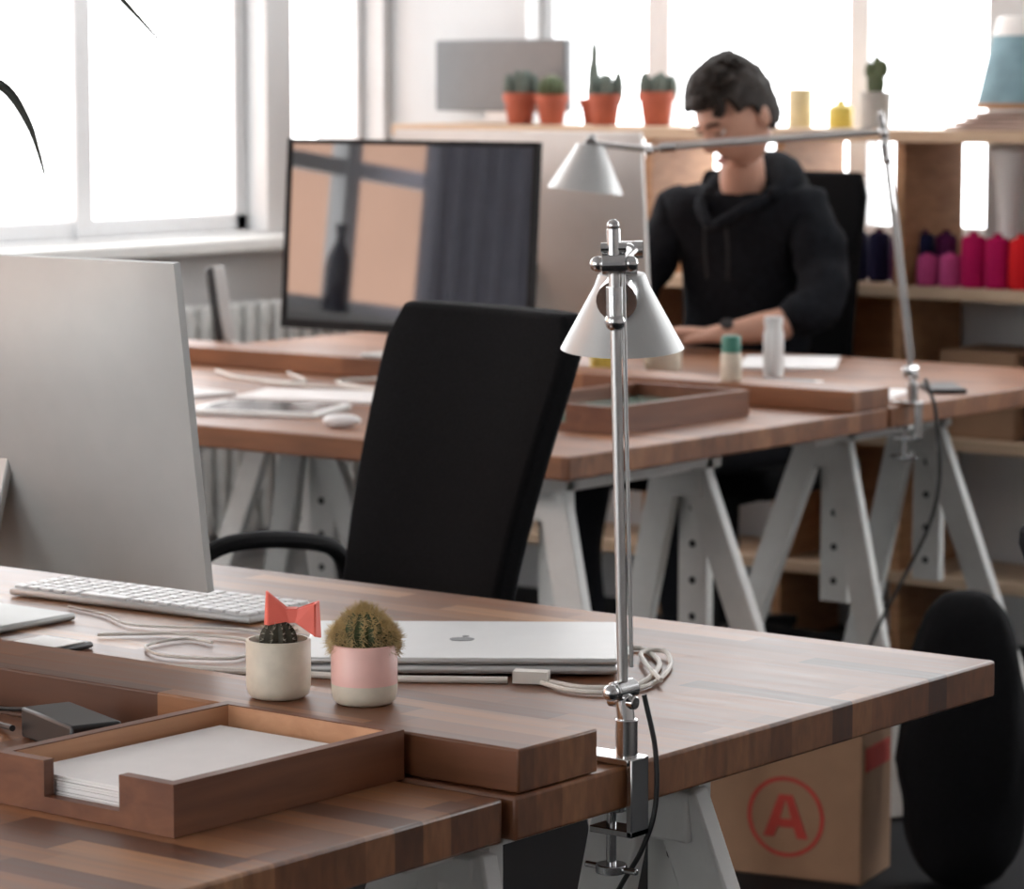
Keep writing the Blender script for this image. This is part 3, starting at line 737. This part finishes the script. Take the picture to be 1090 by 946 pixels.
# ------------------------------------------------------------ shelf unit at back wall
mb=MB(); mb.b2(-5.40,-2.9,6.49,6.78,1.197,1.225)
for z in (.866,.52,.20): mb.b2(-5.39,-2.9,6.5,6.78,z-.028,z)
par=mb.obj('wooden_shelf',m_pineL,bevel=.002)
mb=MB()
for x in (-5.37,-4.6,-4.22,-3.89,-3.18,-2.92): mb.b2(x-.012,x+.012,6.505,6.775,0,1.197)
mb.obj('uprights',m_pine,par)
MB().b2(-4.2,-3.9,6.70,6.72,0.2,.84).obj('back_panel',m_pine,par)
g=G('small_display',(-5.20,6.70,ST+.001),math.radians(-4))
MB().box((0,0,.122),(.45,.03,.185)).obj('panel',m_grey,g,bevel=.006)
MB().box((0,0,.005),(.2,.10,.01)).box((0,.0,.02),(.10,.02,.03)).obj('foot',m_alup,g,bevel=.002)
def cup(name,x,y,z,r,h,m):
    MB().lathe([(r*.92,0),(r,.004),(r,h),(r-.003,h),(r-.004,.006),(.001,.006)],(x,y,z),32).obj(name,m,ang=40)
cup('enamel_cup',-4.237,6.62,ST,.029,.092,m_cream)
g=G('small_yellow_pot',(-4.123,6.62,ST))
MB().lathe([(.028,0),(.030,.004),(.030,.048),(.027,.048),(.026,.006),(.001,.006)],seg=32).obj('pot',m_yellow,g,ang=40)
MB().lathe([(.001,.046),(.027,.048),(.020,.054),(.010,.056),(.012,.064),(.001,.068)],seg=20).obj('lid',m_yellow,g)
g=G('fabric_lampshade',(-3.625,6.63,ST+.05))
MB().lathe([(.118,0),(.120,.01),(.085,.165),(.082,.166)],seg=40,cap=False).obj('blue_body',m_blue,g,ang=40)
MB().lathe([(.086,.163),(.074,.205),(.070,.207),(.001,.207)],seg=40,cap=False).obj('white_top',m_white,g,ang=40)
MB().lathe([(.001,-.002),(.122,-.002),(.124,.010),(.118,.012)],seg=40,cap=False).obj('base_ring',m_pine,g,ang=40)
mb=MB()
for k in range(4): mb.box((-3.64+.01*k,6.63,ST+.005+k*.0105),(.30-.02*k,.2,.009),rot=Matrix.Rotation(.1*k,3,'Z'))
mb.obj('folded_cloth_stack',mat('pinkish_cloth',(.55,.43,.38),.9),bevel=.004)
MB().lathe([(.030,0),(.032,.01),(.026,.05),(.022,.15),(.030,.24),(.045,.30),(.046,.31),(.036,.32),(.03,.325)],(-3.672,6.62,.868),32).obj('white_vase',m_white,ang=50)
mb=MB()
spool_m=[m_navy,m_pur,m_pink,m_mag,m_redt,m_pineL]
def spool(x,y,z,r,h,mi):
    mb.lathe([(r*.9,0),(r*.9,.004),(r,.006),(r*1.0,h*.35),(r*.94,h*.85),(r*.78,h*.91),(r*.35,h*.93)],(x,y,z),20,mi)
    mb.lathe([(r*.36,h*.85),(r*.34,h),(r*.18,h)],(x,y,z),12,1 if mi<2 else mi)
for k in range(5): spool(-4.06+k*.060,6.60,.868,.027,.125,[0,0,1,0,1][k])
for k in range(5): spool(-3.56+k*.062,6.70,.868,.028,.13,[3,4,3,4,3][k])
for x,r,h,mi in ((-3.83,.026,.075,2),(-3.770,.026,.078,2),(-3.710,.030,.128,3),(-3.648,.030,.125,3),(-3.586,.030,.125,4),(-3.524,.030,.128,4),(-3.462,.030,.125,3)): spool(x,6.535,.868,r,h,mi)
mb.obj('thread_spools',spool_m,ang=50)
mb=MB()
for x,w,h in ((-3.7,.2,.2),(-3.45,.16,.24),(-4.4,.22,.18),(-4.95,.26,.2)): mb.box((x,6.64,.521+h/2),(w,.2,h))
mb.obj('storage_boxes',m_card,bevel=.004)
# ------------------------------------------------------------ things on far desks
g=G('cordless_phone',(-4.77,5.17,.7505))
MB().lathe([(.04,0),(.042,.01),(.03,.025),(.02,.03),(.001,.03)],seg=24).obj('cradle',m_alup,g)
MB().beam((.0,0,.02),(-.03,.0,.19),.045,.022,(0,1,0)).obj('handset',m_plast,g,bevel=.008,seg=3)
MB().beam((.012,0,.03),(-.018,.0,.19),.030,.008,(0,1,0)).obj('handset_front',m_alup,g,bevel=.003)
g=G('capped_bottle',(-3.343,4.996,.7895))
MB().lathe([(.019,0),(.020,.004),(.020,.045),(.017,.052),(.001,.052)],seg=24).obj('body',m_potw,g,ang=40)
MB().lathe([(.018,.052),(.018,.08),(.016,.083),(.001,.083)],seg=24).obj('cap',m_teal,g,ang=40)
MB().lathe([(.019,0),(.0205,.003),(.021,.085),(.017,.098),(.017,.102),(.019,.103),(.019,.120),(.001,.121)],(-3.555,5.465,.7505),28,cap=True).obj('frosted_bottle',m_glass,ang=50)
cup('white_bowl',-3.80,5.43,.7505,.038,.042,m_potw)
cup('yellow_cup',-3.90,5.365,.7505,.030,.035,m_yellow)
MB().lathe([(.0345,0),(.036,.004),(.036,.12),(.030,.15),(.012,.19),(.012,.215),(.016,.218),(.016,.235),(.001,.237)],(-5.62,3.44,.9405),28).obj('glass_bottle',mat('dark_bottle',(.02,.03,.05),.15),ang=50)
slab('notebook',(-3.68,5.72,.7505),(.2,.28,.006),math.radians(30),m_paper,None,.001)
# ------------------------------------------------------------ cardboard box
g=G('cardboard_box',(-2.955,4.626,0.001),math.radians(12))
MB().box((0,0,.185),(.29,.15,.37)).obj('carton',m_card,g,bevel=.003)
mb=MB(); y=-.0765
ring=[];N=48
for k in range(N): 
    a=2*PI*k/N; 
    for r in (.062,.069): ring.append(Vector((.010+r*math.cos(a),y,.105+r*math.sin(a))))
mb._add(ring,[(2*k,2*k+1,(2*k+3)%(2*N),(2*k+2)%(2*N)) for k in range(N)],0)
def quad(pts): mb._add([Vector((a*1.12+.010,y,.105+b*1.12)) for a,b in pts],[tuple(range(len(pts)))],0)
quad([(-.036,-.032),(-.018,-.032),(.002,.034),(-.011,.034)]); quad([(.036,-.032),(.018,-.032),(-.002,.034),(.011,.034)]); quad([(-.016,-.016),(.016,-.016),(.013,-.003),(-.013,-.003)])
mb.obj('printed_logo',m_logo,g,smooth=False)
MB().box((.1462,.0,.21),(.0015,.12,.04)).obj('printed_band',m_logo,g)
MB().box((0,0,.371),(.05,.15,.002)).obj('tape',m_tape,g)
# soft black bag slumped on the floor
g=G('black_bag',(-2.665,4.69,0.004),math.radians(37))
mb=MB(); V=[];F=[];sg,rg=48,32
for i in range(rg+1):
    t=PI*i/rg; cz=-math.cos(t); rr=max(math.sin(t),1e-3)
    for k in range(sg):
        a=2*PI*k/sg; ca,sa=math.cos(a),math.sin(a)
        e=lambda v,p:(abs(v)**p)*(1 if v>=0 else -1)
        x=e(rr,.6)*e(ca,.7); y=e(rr,.6)*e(sa,.7); z=e(cz,.75)
        f=1+.10*noise.noise(Vector((x*2,y*2,z*3)))+.04*noise.noise(Vector((x*6,y*6,z*5)))
        tp=1-.22*max(0,z)
        V.append(Vector((x*.108*f*tp,y*.09*f*tp,.248+z*.248)))
for i in range(rg):
    for k in range(sg): k2=(k+1)%sg; F.append((i*sg+k,i*sg+k2,(i+1)*sg+k2,(i+1)*sg+k))
mb._add(V,F,0); mb.obj('bag_body',m_black,g,ang=180)
mb=MB()
for s in (-1,1): mb.tube([(s*.045,.05,.43),(s*.055,.11,.34),(s*.06,.12,.2),(s*.05,.07,.06)],.011)
mb.obj('straps',m_matte,g)
# ------------------------------------------------------------ camera
cam=bpy.data.cameras.new('camera'); co=bpy.data.objects.new('camera',cam); bpy.context.collection.objects.link(co)
co.location=(0,0,1.35); co.rotation_euler=(math.radians(90-6.467),0,math.radians(37.65))
cam.sensor_width=36; cam.lens=3467/1090*36; cam.clip_start=.05
cam.dof.use_dof=True; cam.dof.focus_distance=3.0; cam.dof.aperture_fstop=11
bpy.context.scene.camera=co
# ------------------------------------------------------------ world & light
w=bpy.data.worlds.new('overcast_sky'); bpy.context.scene.world=w; w.use_nodes=True
bg=w.node_tree.nodes['Background']; bg.inputs[0].default_value=(.985,.99,1,1); bg.inputs[1].default_value=6.3
try:
    bpy.context.scene.view_settings.view_transform='Standard'
except Exception as e: print(e)
